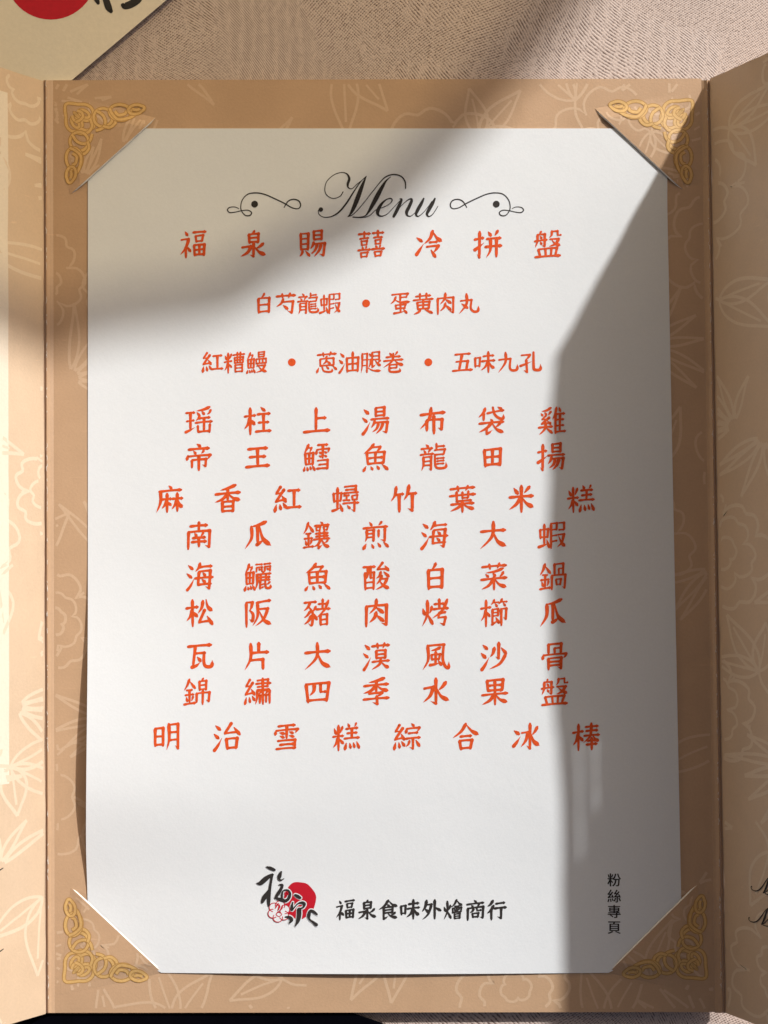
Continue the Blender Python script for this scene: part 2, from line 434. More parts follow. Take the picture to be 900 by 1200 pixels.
# outer edge of the right page: wavy, set by the shadow it throws on the sheet
EDGE = [(0, 377), (80, 393), (210, 402), (320, 398), (410, 392), (460, 384), (520, 379), (620, 377), (740, 377), (1187, 377)]
def page_w(y):
    y -= 93
    for (a, wa), (b, wb) in zip(EDGE, EDGE[1:]):
        if y <= b:
            u = max(0, (y-a)/(b-a)); u = u*u*(3-2*u)
            return wa+(wb-wa)*u
    return 377
f_left = make_page('left', 2.0); f_right = make_page('right', 9.0)
for side, fn, seed, wfn in (('left', f_left, 21, lambda y: LEN), ('right', f_right, 44, page_w)):
    mb = MB(); nu, nv = 60, 110; top = []; bot = []; W = nu+1
    light_slits = () if side == 'left' else (((304, 312.5), (606, 700)), ((342, 351), (585, 715)))     # two unseen cuts added to let light streaks onto the sheet
    us = [(i/nu)**1.6 for i in range(nu+1)]
    for (t0, t1), _ in light_slits:
        for t in (t0, t1): k = min(range(1, nu), key=lambda q: abs(us[q]-t/LEN)); us[k] = t/LEN
    for j in range(nv+1):
        y = 93+1094*j/nv
        for u in us:
            t = wfn(y)*u
            top.append(fn(t, y, 0)); bot.append(fn(t, y, -0.45*MM))
    slab(mb, top, bot, nu, nv, 0, 2)
    def cut(f):
        if not light_slits: return False
        idx = [q % (W*(nv+1)) for q in f]
        u = sum(us[q % W] for q in idx)/4*LEN; y = 93+1094*sum(q//W for q in idx)/4/nv
        return any(t0 < u < t1 and y0 < y < y1 for (t0, t1), (y0, y1) in light_slits)
    keep = [i for i, f in enumerate(mb.f) if i in mb.rims or not cut(f)]
    ren = {o: n_ for n_, o in enumerate(keep)}
    mb.rims = {ren[i] for i in mb.rims}; mb.f = [mb.f[i] for i in keep]; mb.m = [mb.m[i] for i in keep]
    if side == 'left':                                                     # washed white text box with a soft border
        fs = []; vs = []; ny = 60
        for j in range(ny+1):
            y = 120+(915-120)*j/ny
            for i in range(31): vs.append(fn(55+i*9.5, y, 0.03*MM))
        for j in range(ny):
            for i in range(30): a = j*31+i; fs.append((a, a+1, a+32, a+31))
        mb.add(vs, fs, 3)
    floral(mb, (-20, 80, 260, 1200), fn, lambda t, y: 2 < t < 300 and 96 < y < 1184, seed, h=0.018*MM, w=4.0, stretch=1.5)
    pg = mb.build('page', [m_page, m_page_motif, m_core, m_box], folder, smooth=True)
    tag(pg, 'sunlit left page with a washed white box' if side == 'left' else 'shaded right page standing up against the sun')
    # scored strip between panel and page
    mb = MB(); nv = 90; top = []; bot = []
    for j in range(nv+1):
        v = j/nv
        jit = 0.5*noise.noise(Vector((v*40, seed, 0)))
        if side == 'left': prof = [(62+2*v, 0.02), (58+2.2*v, 0.35), (54+2.8*v, 1.0), (53+2.9*v+jit*.4, 0.85), (52.4+2.9*v+jit*.5, 0.25), (51.2+3*v+jit*.5, 0.3), (50.3+3*v, 0.98)]
        else: prof = [(822+16*v, 0.02), (825+16.5*v, 0.35), (828.6+17.3*v, 1.0), (829.3+17.5*v+jit*.4, 0.85), (829.9+18*v+jit*.5, 0.2), (831.3+18.8*v+jit*.5, 0.3), (832.2+19*v, 0.98)]
        for x, z in prof:
            q = P(x, 94+1093*v, z*MM); top.append(q); bot.append(q-Vector((0, 0, 0.7*MM)))
    slab(mb, top, bot, 6, nv, 0, 1)
    rnd = random.Random(seed+3)
    crest = (lambda v: 54+2.8*v) if side == 'left' else (lambda v: 828.6+17.3*v)
    for q in range(70):                                       # white core showing where the crease has cracked
        v0 = rnd.random(); ln = rnd.uniform(0.001, 0.009)
        pts = [(crest(v0)+rnd.uniform(-.35, .35)+rnd.uniform(-1.5, .6)*(rnd.random() < .25), 94+1093*min(0.998, v0+ln*i/4), rnd.uniform(0.25, 0.9)*math.sin(math.pi*(i+.4)/4.8)) for i in range(5)]
        ribbon(mb, pts, 1, lambda x, y, h: P(x, y, h), 1.04*MM, 1)
    mb.build('fold_strip', [m_folder, m_core], folder)

# ------------------------------------------------------------------ the inserted menu sheet
SLITLINE = [(FLAPS[k][0], FLAPS[k][1]) for k in ('tl', 'tr', 'bl', 'br')]
def bump(u, a, p, b):
    if u <= a or u >= b: return 0.0
    q = (u-a)/(p-a) if u < p else (b-u)/(b-p)
    return q*q*(3-2*q)
def sheet_z(x, y):
    z = 0.26
    z += 3.1*bump(y, 640, 915, 1060)*math.exp(-max(0, x-97)/240.0)          # left edge stands away from the folder
    z += 1.1*bump(x, 150, 420, 720)*math.exp(-max(0, 1142-y)/60.0)          # bottom edge bows up
    z += 0.8*bump(x, 110, 440, 790)*bump(y, 160, 600, 1135)
    z += 0.16*noise.noise(Vector((x*0.011, y*0.009, 0.3)))+0.04*noise.noise(Vector((x*0.03, y*0.03, 4.0)))
    return z*MM
def left_x(y):
    x = 103-2.2*bump(y, 700, 980, 1080)
    for (a, b) in (SLITLINE[0], SLITLINE[2]):
        u = (y-a[1])/(b[1]-a[1]); lx = a[0]+(b[0]-a[0])*u
        x = max(x, lx-1-9*max(0.0, min(1.0, 9*u*(1-u))))
    return x
def right_x(y):
    x = 782+16*max(0, (y-240)/800.0) if y > 240 else 782
    (a, b) = SLITLINE[1]; u = (y-a[1])/(b[1]-a[1]); x = min(x, a[0]+(b[0]-a[0])*u+13*max(0.0, min(1.0, 9*u*(1-u)))) if u < 1.2 else x
    (a, b) = SLITLINE[3]; u = (y-a[1])/(b[1]-a[1]); x = min(x, a[0]+(b[0]-a[0])*u+13*max(0.0, min(1.0, 9*u*(1-u)))) if u < 1.2 else x
    return x
def on_sheet(x, y, h): return P(x, y, sheet_z(x, y)+h)
sheet = empty('menu_sheet', 'white printed menu sheet with red Chinese dish names held by the folder corners', 'menu sheet')
mb = MB(); nu, nv = 60, 110; top = []; bot = []
for j in range(nv+1):
    v = j/nv
    for i in range(nu+1):
        y0 = 150.5+v*(1140-150.5)
        xl, xr = left_x(y0), right_x(y0)
        s = i/nu; x = xl+(xr-xl)*s
        y = y0 + v*1.5*math.sin(math.pi*s)
        z = sheet_z(x, y); q = P(x, y, z)
        top.append(q); bot.append(q-Vector((0, 0, 0.22*MM)))
slab(mb, top, bot, nu, nv)
mb.build('paper', m_paper, sheet, smooth=True)

# ---- lettering in the built-in font (the small side caption)
_cache = {}
def glyph(ch):
    if ch in _cache: return _cache[ch]
    c = bpy.data.curves.new('glyph', 'FONT'); c.body = ch; c.fill_mode = 'NONE'; c.resolution_u = 3
    o = bpy.data.objects.new('glyph', c); COL.objects.link(o); bpy.context.view_layer.update()
    m = o.to_mesh(); co = [(v.co.x, v.co.y) for v in m.vertices]
    nx = {}
    for e in m.edges: nx.setdefault(e.vertices[0], []).append(e.vertices[1]); nx.setdefault(e.vertices[1], []).append(e.vertices[0])
    loops = []; seen = set()
    for s in range(len(co)):
        if s in seen: continue
        lp = [s]; seen.add(s); prev = None; cur = s
        while True:
            cand = [q for q in nx[cur] if q != prev and q not in seen]
            if not cand: break
            prev, cur = cur, cand[0]; seen.add(cur); lp.append(cur)
        loops.append([co[q] for q in lp])
    o.to_mesh_clear(); bpy.data.objects.remove(o); bpy.data.curves.remove(c)
    # drop doubled points, then make outer loops anticlockwise / holes clockwise by nesting depth
    def area(l): return 0.5*sum(l[i-1][0]*l[i][1]-l[i][0]*l[i-1][1] for i in range(len(l)))
    def inside(p, l):
        r = False
        for i in range(len(l)):
            (x1, y1), (x2, y2) = l[i-1], l[i]
            if (y1 > p[1]) != (y2 > p[1]) and p[0] < (x2-x1)*(p[1]-y1)/(y2-y1)+x1: r = not r
        return r
    out = []
    for k, l in enumerate(loops):
        l = [p for i, p in enumerate(l) if math.dist(p, l[i-1]) > 1e-4]
        if len(l) < 3: continue
        depth = sum(inside(l[0], q) for j, q in enumerate(loops) if j != k)
        if (area(l) > 0) == (depth % 2 == 1): l.reverse()
        out.append(l)
    _cache[ch] = out
    return out
def fill_text(mb, items, fn, h, m=0):
    """items: (char, centre x, centre y, size px), plain strokes of even width"""
    cu = bpy.data.curves.new('outline', 'CURVE'); cu.dimensions = '2D'; cu.fill_mode = 'FRONT'
    for ch, cx, cy, sz in items:
        for l in glyph(ch):
            sp = cu.splines.new('POLY'); sp.points.add(len(l)-1); sp.use_cyclic_u = True
            for p, (x, y) in zip(sp.points, l): p.co = ((cx+(x-0.5)*sz)*0.01, -(cy-(y-0.38)*sz)*0.01, 0, 1)
    o = bpy.data.objects.new('outline', cu); COL.objects.link(o); bpy.context.view_layer.update()
    me = o.to_mesh()
    vs = [fn(v.co.x*100, -v.co.y*100, h) for v in me.vertices]
    fs = [tuple(p.vertices) for p in me.polygons]
    mb.add(vs, fs, m)
    o.to_mesh_clear(); bpy.data.objects.remove(o); bpy.data.curves.remove(cu)

# ---- brush-written characters: parts as strokes in a 100 x 100 box.  h across, v down, p left-falling, n right-falling,
#      d dot, t rising, z bent, k hooked, q folded back, s swept hook, c curve.  [part x0 y0 x1 y1] places a part.
PARTS = {
'口': 'v 8 6 16 94;z 8 8 92 8 82 90;h 14 84 86 84', '日': 'v 10 2 10 98;z 10 4 90 4 90 98;h 12 48 86 48;h 12 92 88 92',
'白': 'p 54 0 46 12 32 22;v 14 24 16 98;z 14 25 88 25 86 98;h 16 58 84 58;h 16 92 86 92',
'田': 'v 8 8 12 95;z 8 10 92 10 88 95;h 10 48 90 48;v 50 10 50 88;h 12 88 88 88',
'木': 'h 5 30 95 30;v 50 0 50 100;p 48 32 32 62 2 86;n 52 32 70 62 98 84', '朩': 'h 0 30 100 28;v 54 0 54 100;p 52 34 34 60 0 78;d 60 44 94 62',
'米': 'd 20 8 36 28;p 82 6 72 18 62 28;h 4 42 96 42;v 50 0 50 100;p 46 46 30 70 2 88;n 54 46 72 70 98 86',
'籵': 'd 8 12 30 32;p 94 6 80 20 66 32;h 0 44 100 42;v 52 0 52 100;p 48 48 30 70 0 86;d 62 54 96 72',
'糸': 'q 48 0 14 26 54 26;q 78 14 10 58 88 52;d 66 38 92 60;d 14 70 4 96;d 44 70 52 90;d 72 66 94 84',
'虫': 'v 12 20 16 58;z 12 22 88 22 82 54;h 16 54 84 54;v 50 0 50 88;t 0 94 50 88 92 80;d 74 66 98 98',
'魚': 'p 44 0 30 16 4 34;z 36 13 70 13;p 70 13 64 22 54 30;v 16 32 20 76;z 16 33 86 33 82 76;h 20 53 80 53;v 50 33 50 74;h 20 75 82 75;d 12 84 2 100;d 32 86 38 98;d 56 84 64 96;d 78 82 98 100',
'酉': 'h 2 8 98 8;v 12 30 16 98;z 12 31 90 31 86 98;p 38 8 36 40 24 56;z 62 8 62 52 84 52;h 16 70 86 70;h 16 92 86 92',
'氵': 'd 22 4 72 20;d 4 36 54 52;t 8 98 48 82 94 54', '艹': 'h 0 50 100 50;v 30 5 34 95;p 72 5 70 50 62 95',
'⺮': 'p 22 0 14 34 2 60;h 18 36 48 36;d 28 50 38 90;p 68 0 60 34 50 60;h 66 36 100 36;d 78 50 90 90',
'釒': 'p 50 0 30 24 0 42;d 56 10 98 36;h 26 42 74 42;h 12 60 88 60;v 50 42 50 90;d 20 68 30 84;p 82 66 76 76 68 84;h 0 95 100 92',
'王': 'h 12 12 88 12;h 18 48 82 48;v 50 12 50 88;h 2 90 98 90', '玉': 'h 4 12 96 12;h 10 48 90 46;v 52 12 52 84;t 0 94 50 86 100 76',
'火': 'd 6 30 24 54;p 94 24 84 38 72 50;p 50 0 50 54 4 98;d 54 56 98 94', '月': 'p 16 2 18 58 0 98;k 16 4 88 4 88 97 66 86;h 22 34 84 34;h 22 63 84 63',
'阝': 'z 10 6 80 6;p 80 6 64 26 46 38;c 46 38 86 54 80 80 48 72;v 10 6 12 100',
'隹': 'p 30 0 20 24 0 46;v 24 26 24 100;d 50 0 62 16;h 24 26 94 26;h 26 48 88 48;h 26 70 88 70;v 58 26 58 94;h 24 94 100 94',
'貝': 'v 14 0 16 70;z 14 2 86 2 84 70;h 18 24 82 24;h 18 46 82 46;h 16 68 84 68;p 32 76 22 88 2 98;d 62 76 98 98',
'皿': 'v 12 8 20 84;z 12 10 88 10 80 84;v 40 12 42 84;v 64 12 62 84;h 0 92 100 92',
'礻': 'd 42 0 64 14;z 8 30 78 28;p 78 28 48 62 0 86;v 50 56 50 100;d 60 58 92 76', '畐': 'h 8 4 92 4;[口 20 16 80 44];[田 8 50 92 100]',
'喜': 'h 6 9 94 9;v 50 0 50 26;h 16 26 84 26;[口 22 34 78 54];d 32 57 40 66;p 68 57 64 62 60 66;h 0 71 100 71;[口 18 79 82 100]',
'扌': 'h 0 28 88 25;k 48 0 48 98 20 86;t 0 68 50 56 96 44', '冫': 'd 10 14 70 32;t 4 92 44 74 96 46',
'殳': 'p 24 2 22 26 6 42;z 24 4 74 4 74 32 98 32;z 12 54 82 54;p 82 54 56 84 4 100;n 26 62 56 84 98 100',
'舟': 'p 52 0 46 8 36 14;p 22 18 22 60 2 98;k 22 18 82 18 82 96 60 88;d 46 28 58 42;h 0 58 100 54;d 46 66 58 80',
'昜': '[日 20 0 82 34];h 0 44 100 44;p 22 50 14 64 0 76;k 18 58 94 58 86 98 66 92;p 44 60 32 80 8 92;p 68 60 56 82 28 100',
'雪': 'h 16 5 84 5;d 6 20 2 38;z 6 22 96 22;p 96 22 92 30 86 36;v 50 5 50 54;d 22 31 38 37;d 22 45 38 51;d 62 31 76 37;d 62 45 78 51;z 14 64 86 64 84 98;h 22 80 82 80;h 8 96 86 96',
'羔': 'd 24 0 34 12;p 78 0 72 8 66 13;h 14 19 88 19;h 20 37 82 37;h 2 56 98 56;v 50 19 50 56;d 14 74 4 98;d 36 76 42 94;d 60 74 68 92;d 82 72 98 96',
'水': 'k 50 0 50 96 30 84;z 6 34 40 32;p 40 32 28 64 2 86;p 88 16 76 32 60 44;n 52 36 70 68 100 88',
'又': 'z 12 6 82 6;p 82 6 56 74 4 100;n 26 24 56 78 98 100',
}
GLYPHS = {
'福': '[礻 0 0 40 100];[畐 44 2 100 98]', '泉': '[白 26 0 76 46];k 50 46 50 98 36 90;z 8 60 40 58;p 40 58 28 80 2 94;p 88 50 76 60 60 68;n 52 58 72 82 98 95',
'賜': '[貝 0 6 40 96];[日 52 0 90 36];p 56 42 52 56 42 68;k 56 50 98 50 92 97 78 90;p 70 52 62 72 46 88;p 84 52 76 76 58 98',
'囍': '[喜 0 0 47 100];[喜 53 0 100 100]', '冷': '[冫 0 10 30 92];p 64 0 54 28 32 48;n 66 6 80 28 100 44;h 52 44 80 44;z 42 60 86 60;p 86 60 76 74 68 82;d 58 74 74 100',
'拼': '[扌 0 0 36 100];d 52 4 60 18;p 88 2 82 12 76 20;h 46 30 98 30;h 40 60 100 60;p 60 30 58 74 44 100;v 82 30 82 100',
'盤': '[舟 0 0 46 60];[殳 54 0 100 60];[皿 2 64 98 100]', '白': '[白 14 0 86 98]',
'芍': '[艹 4 0 96 26];p 38 28 26 48 4 62;k 30 43 86 43 80 98 56 86;d 38 58 58 78',
'龍': 'd 22 0 30 9;h 4 16 46 16;d 14 21 19 32;p 38 20 34 27 31 33;h 0 38 50 38;[月 4 46 46 100];v 62 0 62 22;h 62 11 92 11;z 56 24 94 24 90 42;h 58 42 90 42;s 56 42 58 86 74 95 98 93 98 74;h 64 56 90 56;h 64 67 90 67;h 64 78 90 78',
'蝦': '[虫 0 6 40 98];z 46 6 68 6 68 30;h 48 30 68 30;v 46 6 46 100;h 48 54 68 52;h 48 76 68 73;z 76 6 96 6 96 32;h 76 32 96 32;z 74 50 96 50;p 96 50 88 80 70 98;n 76 58 86 82 100 98',
'蛋': 'z 10 4 88 4;p 88 4 84 12 78 16;v 50 4 50 36;h 50 21 82 21;p 28 16 20 34 2 48;n 22 28 50 44 100 46;[虫 20 46 84 100]',
'黃': 'h 14 14 86 14;v 34 0 34 28;v 66 0 66 28;h 2 32 98 32;v 20 42 24 78;z 20 43 82 43 78 78;h 24 59 78 59;v 50 34 50 76;h 24 77 78 77;p 36 82 26 92 4 100;d 60 82 94 100',
'肉': 'v 12 22 12 100;k 12 24 90 24 88 98 70 90;p 50 0 46 28 24 52;d 50 30 76 50;p 50 48 44 68 24 86;d 52 60 76 84',
'丸': 'p 40 2 40 52 4 98;z 12 34 66 34;s 66 34 62 74 76 92 98 90 98 66;d 18 50 44 72', '紅': '[糸 0 2 46 98];h 54 20 96 20;v 75 20 75 82;h 46 85 100 85',
'糟': '[籵 0 2 36 100];h 42 14 100 14;v 50 26 50 54;z 50 27 92 27 92 54;h 50 40 92 40;h 50 54 92 54;v 64 2 64 54;v 78 2 78 54;[日 50 62 92 100]',
'鰻': '[魚 0 0 42 100];[日 56 0 90 26];v 48 34 48 56;z 48 35 96 35 96 56;v 64 35 64 56;v 80 35 80 56;h 48 56 96 56;z 52 67 90 67;p 90 67 76 90 46 100;n 58 70 76 90 100 100',
'蔥': '[艹 4 0 96 22];p 52 20 46 26 40 31;v 18 31 18 66;z 18 32 84 32 84 66;p 50 36 44 48 30 58;d 50 44 66 58;h 18 66 84 66;d 10 76 2 96;s 28 74 36 92 56 98 76 96 76 82;d 48 70 58 82;d 82 72 98 88',
'油': '[氵 0 0 32 100];v 40 28 42 98;z 40 30 97 30 94 98;v 68 2 68 92;h 44 60 92 60;h 42 92 94 92',
'腿': '[月 0 2 34 100];z 56 2 90 2 90 40;h 58 20 88 20;h 56 38 90 38;v 56 2 56 74;t 56 74 64 70 74 62;p 96 44 90 50 80 56;n 70 42 82 60 98 72;d 40 6 50 18;z 36 36 50 36;p 50 36 46 56 38 76;n 36 78 60 92 100 96',
'卷': 'd 32 2 40 14;p 70 0 64 9 58 15;h 16 23 84 23;h 4 40 96 40;p 50 6 44 44 2 72;n 56 40 74 58 100 68;z 32 62 68 62 66 78;h 34 78 66 78;s 32 62 30 86 40 97 80 96 80 82',
'五': 'h 14 10 88 10;v 48 10 34 88;z 20 46 76 46 70 88;h 2 90 98 90', '味': '[口 0 22 30 74];h 44 20 94 20;h 36 44 100 44;v 68 0 68 100;p 66 46 54 72 32 88;n 70 46 84 72 100 84',
'九': 'p 40 2 38 50 4 98;z 8 34 64 34;s 64 34 60 76 72 92 96 90 97 64', '孔': 'z 4 12 46 12;p 46 12 38 24 28 34;k 28 34 32 96 14 86;t 0 64 26 56 54 46;s 64 2 64 70 70 88 96 90 98 64',
'瑤': '[玉 0 6 34 96];p 92 0 68 9 42 12;d 44 18 52 28;d 62 16 70 26;p 96 12 90 22 82 28;p 54 30 48 40 40 48;h 50 41 92 41;h 38 57 100 57;v 70 41 70 92;v 46 68 48 94;h 48 93 92 93;v 92 66 92 98',
'柱': '[朩 0 0 40 100];d 62 0 76 13;h 50 26 96 26;h 54 58 92 58;v 73 26 73 92;h 44 92 100 92', '上': 'v 48 2 48 88;h 48 42 84 42;h 2 90 98 90',
'湯': '[氵 0 0 30 100];[昜 34 0 100 100]', '布': 'h 4 24 96 22;p 44 0 36 42 2 78;v 28 46 28 86;k 28 47 86 47 84 86 70 78;v 55 30 55 100',
'袋': 'p 26 0 18 18 0 34;v 20 18 20 46;h 34 20 96 14;s 56 0 62 26 78 42 94 46 96 30;d 74 0 88 8;d 46 44 54 52;h 4 57 96 57;p 50 57 34 76 2 90;v 32 74 32 98;t 32 98 42 94 54 86;p 84 62 76 70 66 76;n 52 58 70 84 98 98',
'雞': 'p 46 0 30 8 10 12;d 8 18 14 28;d 22 16 28 26;p 46 14 40 22 36 28;q 26 30 12 42 32 44;q 38 38 10 60 42 57;d 34 50 44 62;h 0 72 50 72;p 26 56 22 80 0 100;d 28 76 50 96;[隹 52 0 100 100]',
'帝': 'd 44 0 56 10;h 12 19 88 19;d 30 25 38 36;p 70 24 66 31 60 37;d 8 40 4 56;z 8 45 94 45;p 94 45 90 54 84 60;v 24 60 24 88;k 24 61 78 61 76 87 64 81;v 50 45 50 100',
'王': '[王 4 8 96 94]', '鱈': '[魚 0 0 44 100];[雪 48 0 100 100]', '魚': '[魚 2 0 98 100]', '田': '[田 14 14 88 88]', '揚': '[扌 0 0 36 100];[昜 38 0 100 100]',
'麻': 'd 46 0 56 10;h 10 19 94 19;p 14 19 14 60 0 98;[朩 20 30 56 100];[木 58 30 100 100]', '香': 'p 80 0 50 10 22 14;h 4 29 96 29;v 50 12 50 58;p 48 31 30 50 2 60;n 52 31 70 48 98 58;[日 24 60 76 100]',
'蟳': '[虫 0 6 38 98];z 48 4 90 4 90 28;h 52 16 88 16;h 42 28 98 28;h 44 38 64 38;v 54 38 54 56;h 42 56 66 56;[口 74 38 98 58];h 42 68 100 68;k 84 60 84 99 72 92;d 58 76 66 88',
'竹': 'p 22 2 16 34 2 56;h 18 32 48 32;v 33 34 33 98;p 70 0 64 34 52 54;h 66 32 98 32;k 83 34 83 98 66 88', '葉': '[艹 4 0 96 20];h 2 36 98 36;v 28 22 28 58;v 50 24 50 47;h 50 47 72 47;v 72 22 72 47;h 28 58 84 58;[木 2 56 98 100]',
'米': '[米 2 0 98 100]', '糕': '[籵 0 4 38 100];[羔 42 0 100 100]', '南': 'h 18 14 82 14;v 50 0 50 34;v 10 35 10 100;k 10 36 92 36 90 98 74 90;d 34 42 42 54;p 68 42 64 49 58 55;h 28 60 74 60;h 24 76 78 76;v 50 60 50 94',
'瓜': 'p 82 2 54 12 26 16;p 26 16 26 60 2 98;v 50 14 50 80;t 48 86 60 80 74 68;d 64 58 76 76;n 56 14 70 64 100 94',
'鑲': '[釒 0 0 38 100];d 66 0 74 8;h 44 14 98 14;[口 48 19 66 35];[口 76 19 94 35];h 48 45 94 45;h 48 56 94 56;v 62 37 62 66;v 80 37 80 66;h 40 67 100 67;p 66 68 58 84 40 94;v 58 80 58 100;t 58 100 64 96 72 90;p 94 72 88 78 80 82;n 70 68 82 90 100 100',
'煎': 'd 28 0 36 12;p 74 0 68 8 62 13;h 4 21 96 21;[月 10 28 48 74];v 62 32 62 58;k 86 26 86 74 70 68;d 14 82 4 100;d 36 84 42 98;d 60 82 68 96;d 82 80 98 98',
'海': '[氵 0 0 32 100];p 52 0 46 16 34 30;h 48 14 96 14;v 48 31 44 82;k 48 31 92 31 86 98 72 90;d 62 37 72 48;d 60 62 70 73;h 34 56 100 56;h 44 81 92 81', '大': 'h 4 34 96 34;p 50 0 46 54 2 98;n 50 36 68 76 100 96',
'鱺': '[魚 0 0 40 100];h 44 4 68 4;h 76 4 100 4;v 46 14 46 32;z 46 15 67 15 67 32;d 54 19 58 26;v 78 14 78 32;z 78 15 98 15 98 32;d 86 19 90 26;d 68 30 73 38;h 46 43 100 43;p 48 43 48 76 42 100;h 52 55 96 55;v 62 43 62 66;v 82 43 82 66;h 52 66 96 66;z 60 70 60 98 70 92;h 62 83 72 80;s 80 70 80 90 86 97 99 96 99 84;p 98 74 92 80 84 83',
'酸': '[酉 0 4 46 100];q 74 0 56 24 92 24;d 84 12 96 30;p 68 34 62 48 50 58;d 80 34 98 54;p 72 48 64 66 50 80;z 66 62 92 62;p 92 62 76 88 48 100;n 64 68 78 88 100 100',
'菜': '[艹 4 0 96 22];p 84 22 54 31 18 34;d 18 40 28 50;d 46 38 54 48;p 86 36 80 46 72 51;h 2 59 98 59;v 50 50 50 100;p 46 61 30 82 2 96;n 54 61 70 82 98 94',
'鍋': '[釒 0 0 40 100];v 56 2 56 44;z 56 4 90 4 88 44;v 72 22 72 44;h 72 22 88 22;v 46 46 46 100;k 46 47 97 47 95 98 84 91;[口 60 60 82 86]', '松': '[朩 0 0 42 100];p 62 6 58 32 44 52;n 74 2 82 30 100 48;q 68 42 48 88 88 84;d 80 66 98 98',
'阪': '[阝 0 2 34 100];h 44 12 94 6;p 46 12 46 62 28 98;z 52 37 86 37;p 86 37 70 76 38 100;n 54 46 72 80 100 98',
'豬': 'h 4 8 48 8;p 26 8 18 26 2 40;c 18 24 34 48 34 80 30 98 20 90;p 26 42 16 56 2 66;p 30 60 20 78 2 92;p 48 26 42 36 34 46;d 34 48 50 76;h 58 18 88 18;v 73 0 73 38;h 50 38 100 38;p 96 6 80 42 50 70;[日 62 58 94 100]',
'烤': '[火 0 2 40 98];h 48 17 84 17;v 66 0 66 36;h 42 37 100 37;p 96 4 78 42 40 70;h 64 56 90 50;z 66 52 62 70 90 70;k 90 70 84 98 68 90', '櫛': '[朩 0 0 36 100];[⺮ 38 0 100 30];v 44 36 44 94;z 44 37 66 37 66 62;h 46 50 64 50;h 46 62 66 62;t 44 94 54 88 66 80;d 58 70 68 90;k 76 38 98 38 96 78 86 70;v 78 38 78 100',
'瓦': 'h 6 10 94 10;v 34 10 24 86;t 22 90 38 84 54 72;z 36 38 68 38;s 68 38 66 72 74 90 96 92 98 70;d 42 52 54 68', '片': 'p 26 2 26 56 4 98;v 58 0 58 36;h 28 37 94 37;z 28 64 74 64 74 100',
'漠': '[氵 0 0 30 100];[艹 34 0 100 22];[日 46 28 90 60];h 36 71 100 71;p 68 60 62 82 34 100;n 70 74 82 88 100 98', '風': 'p 18 6 20 60 0 98;z 18 8 80 8;s 80 8 76 60 84 88 98 98 100 76;p 66 18 50 24 32 27;[虫 28 32 70 86]',
'沙': '[氵 0 0 32 100];k 68 0 68 60 56 52;p 52 18 46 38 36 52;d 78 20 96 42;p 96 44 74 80 34 98', '骨': 'v 26 2 26 38;z 26 4 76 4 74 38;v 50 20 50 38;h 50 20 72 20;d 8 40 4 58;z 8 43 94 43;p 94 43 90 52 84 58;v 26 56 26 100;k 26 57 76 57 74 98 60 91;h 28 71 74 71;h 28 85 74 85',
'錦': '[釒 0 0 42 100];[白 54 0 90 46];v 48 56 48 90;k 48 57 97 57 95 90 84 84;v 72 46 72 100', '繡': '[糸 0 2 40 98];z 50 7 90 7 88 32;h 44 20 100 20;h 50 32 90 32;v 70 0 70 100;p 48 46 48 76 42 98;v 96 46 96 98;z 52 48 64 48;p 64 48 60 56 54 62;h 52 64 66 64;v 59 64 59 94;z 76 48 88 48;p 88 48 84 56 78 62;h 75 64 90 64;v 83 64 83 94;h 48 44 94 44',
'四': 'v 6 18 14 88;z 6 20 94 20 86 88;p 38 21 36 46 22 62;z 62 21 62 52 80 52;h 12 82 88 82', '季': 'p 80 0 50 9 22 12;h 4 25 96 25;v 50 10 50 50;p 48 27 30 44 2 53;n 52 27 70 42 98 51;z 24 56 72 56;p 72 56 64 62 54 66;k 52 66 55 98 36 90;h 2 77 98 77',
'水': '[水 0 0 100 100]', '果': 'v 20 4 24 46;z 20 6 82 6 78 46;h 24 26 78 26;h 24 45 78 45;v 50 6 50 100;h 2 60 98 60;p 46 62 30 82 2 96;n 54 62 70 82 98 94', '明': '[日 0 12 38 84];[月 48 0 98 100]',
'治': '[氵 0 0 32 100];q 66 0 42 36 90 34;d 78 16 98 44;[口 44 54 94 100]', '雪': '[雪 4 2 96 98]', '綜': '[糸 0 2 42 98];d 68 0 76 10;d 50 16 46 34;z 50 19 98 19;p 98 19 95 27 90 33;h 56 37 90 37;h 46 57 100 57;k 73 57 73 98 60 91;p 60 66 56 78 46 88;d 84 66 98 88',
'合': 'p 50 0 32 28 0 50;n 52 4 72 28 100 46;h 30 48 70 48;[口 22 60 78 100]', '冰': '[冫 0 12 28 88];[水 28 0 100 100]', '棒': '[朩 0 0 38 100];h 48 12 94 12;h 50 28 92 28;h 42 45 100 45;p 70 0 66 46 40 72;n 74 45 84 60 100 70;h 56 66 86 66;h 52 80 90 80;v 71 56 71 100',
'食': 'p 50 0 30 26 0 44;n 54 4 72 24 100 38;d 44 22 56 32;z 26 38 74 38 72 66;h 28 52 72 52;h 28 66 72 66;v 26 38 26 96;t 26 96 36 92 50 84;p 86 68 76 76 64 80;n 46 68 66 88 98 98',
'外': 'p 28 0 20 32 2 56;z 24 22 54 22;p 54 22 36 72 4 98;d 18 42 38 62;v 70 0 70 100;d 72 40 100 60', '燴': '[火 0 2 38 98];p 70 0 58 22 40 36;n 72 4 84 22 100 34;h 60 34 82 34;v 48 42 48 66;z 48 43 95 43 93 66;v 71 43 71 64;d 58 48 63 58;p 84 48 80 54 77 58;h 48 66 93 66;[日 54 74 90 100]',
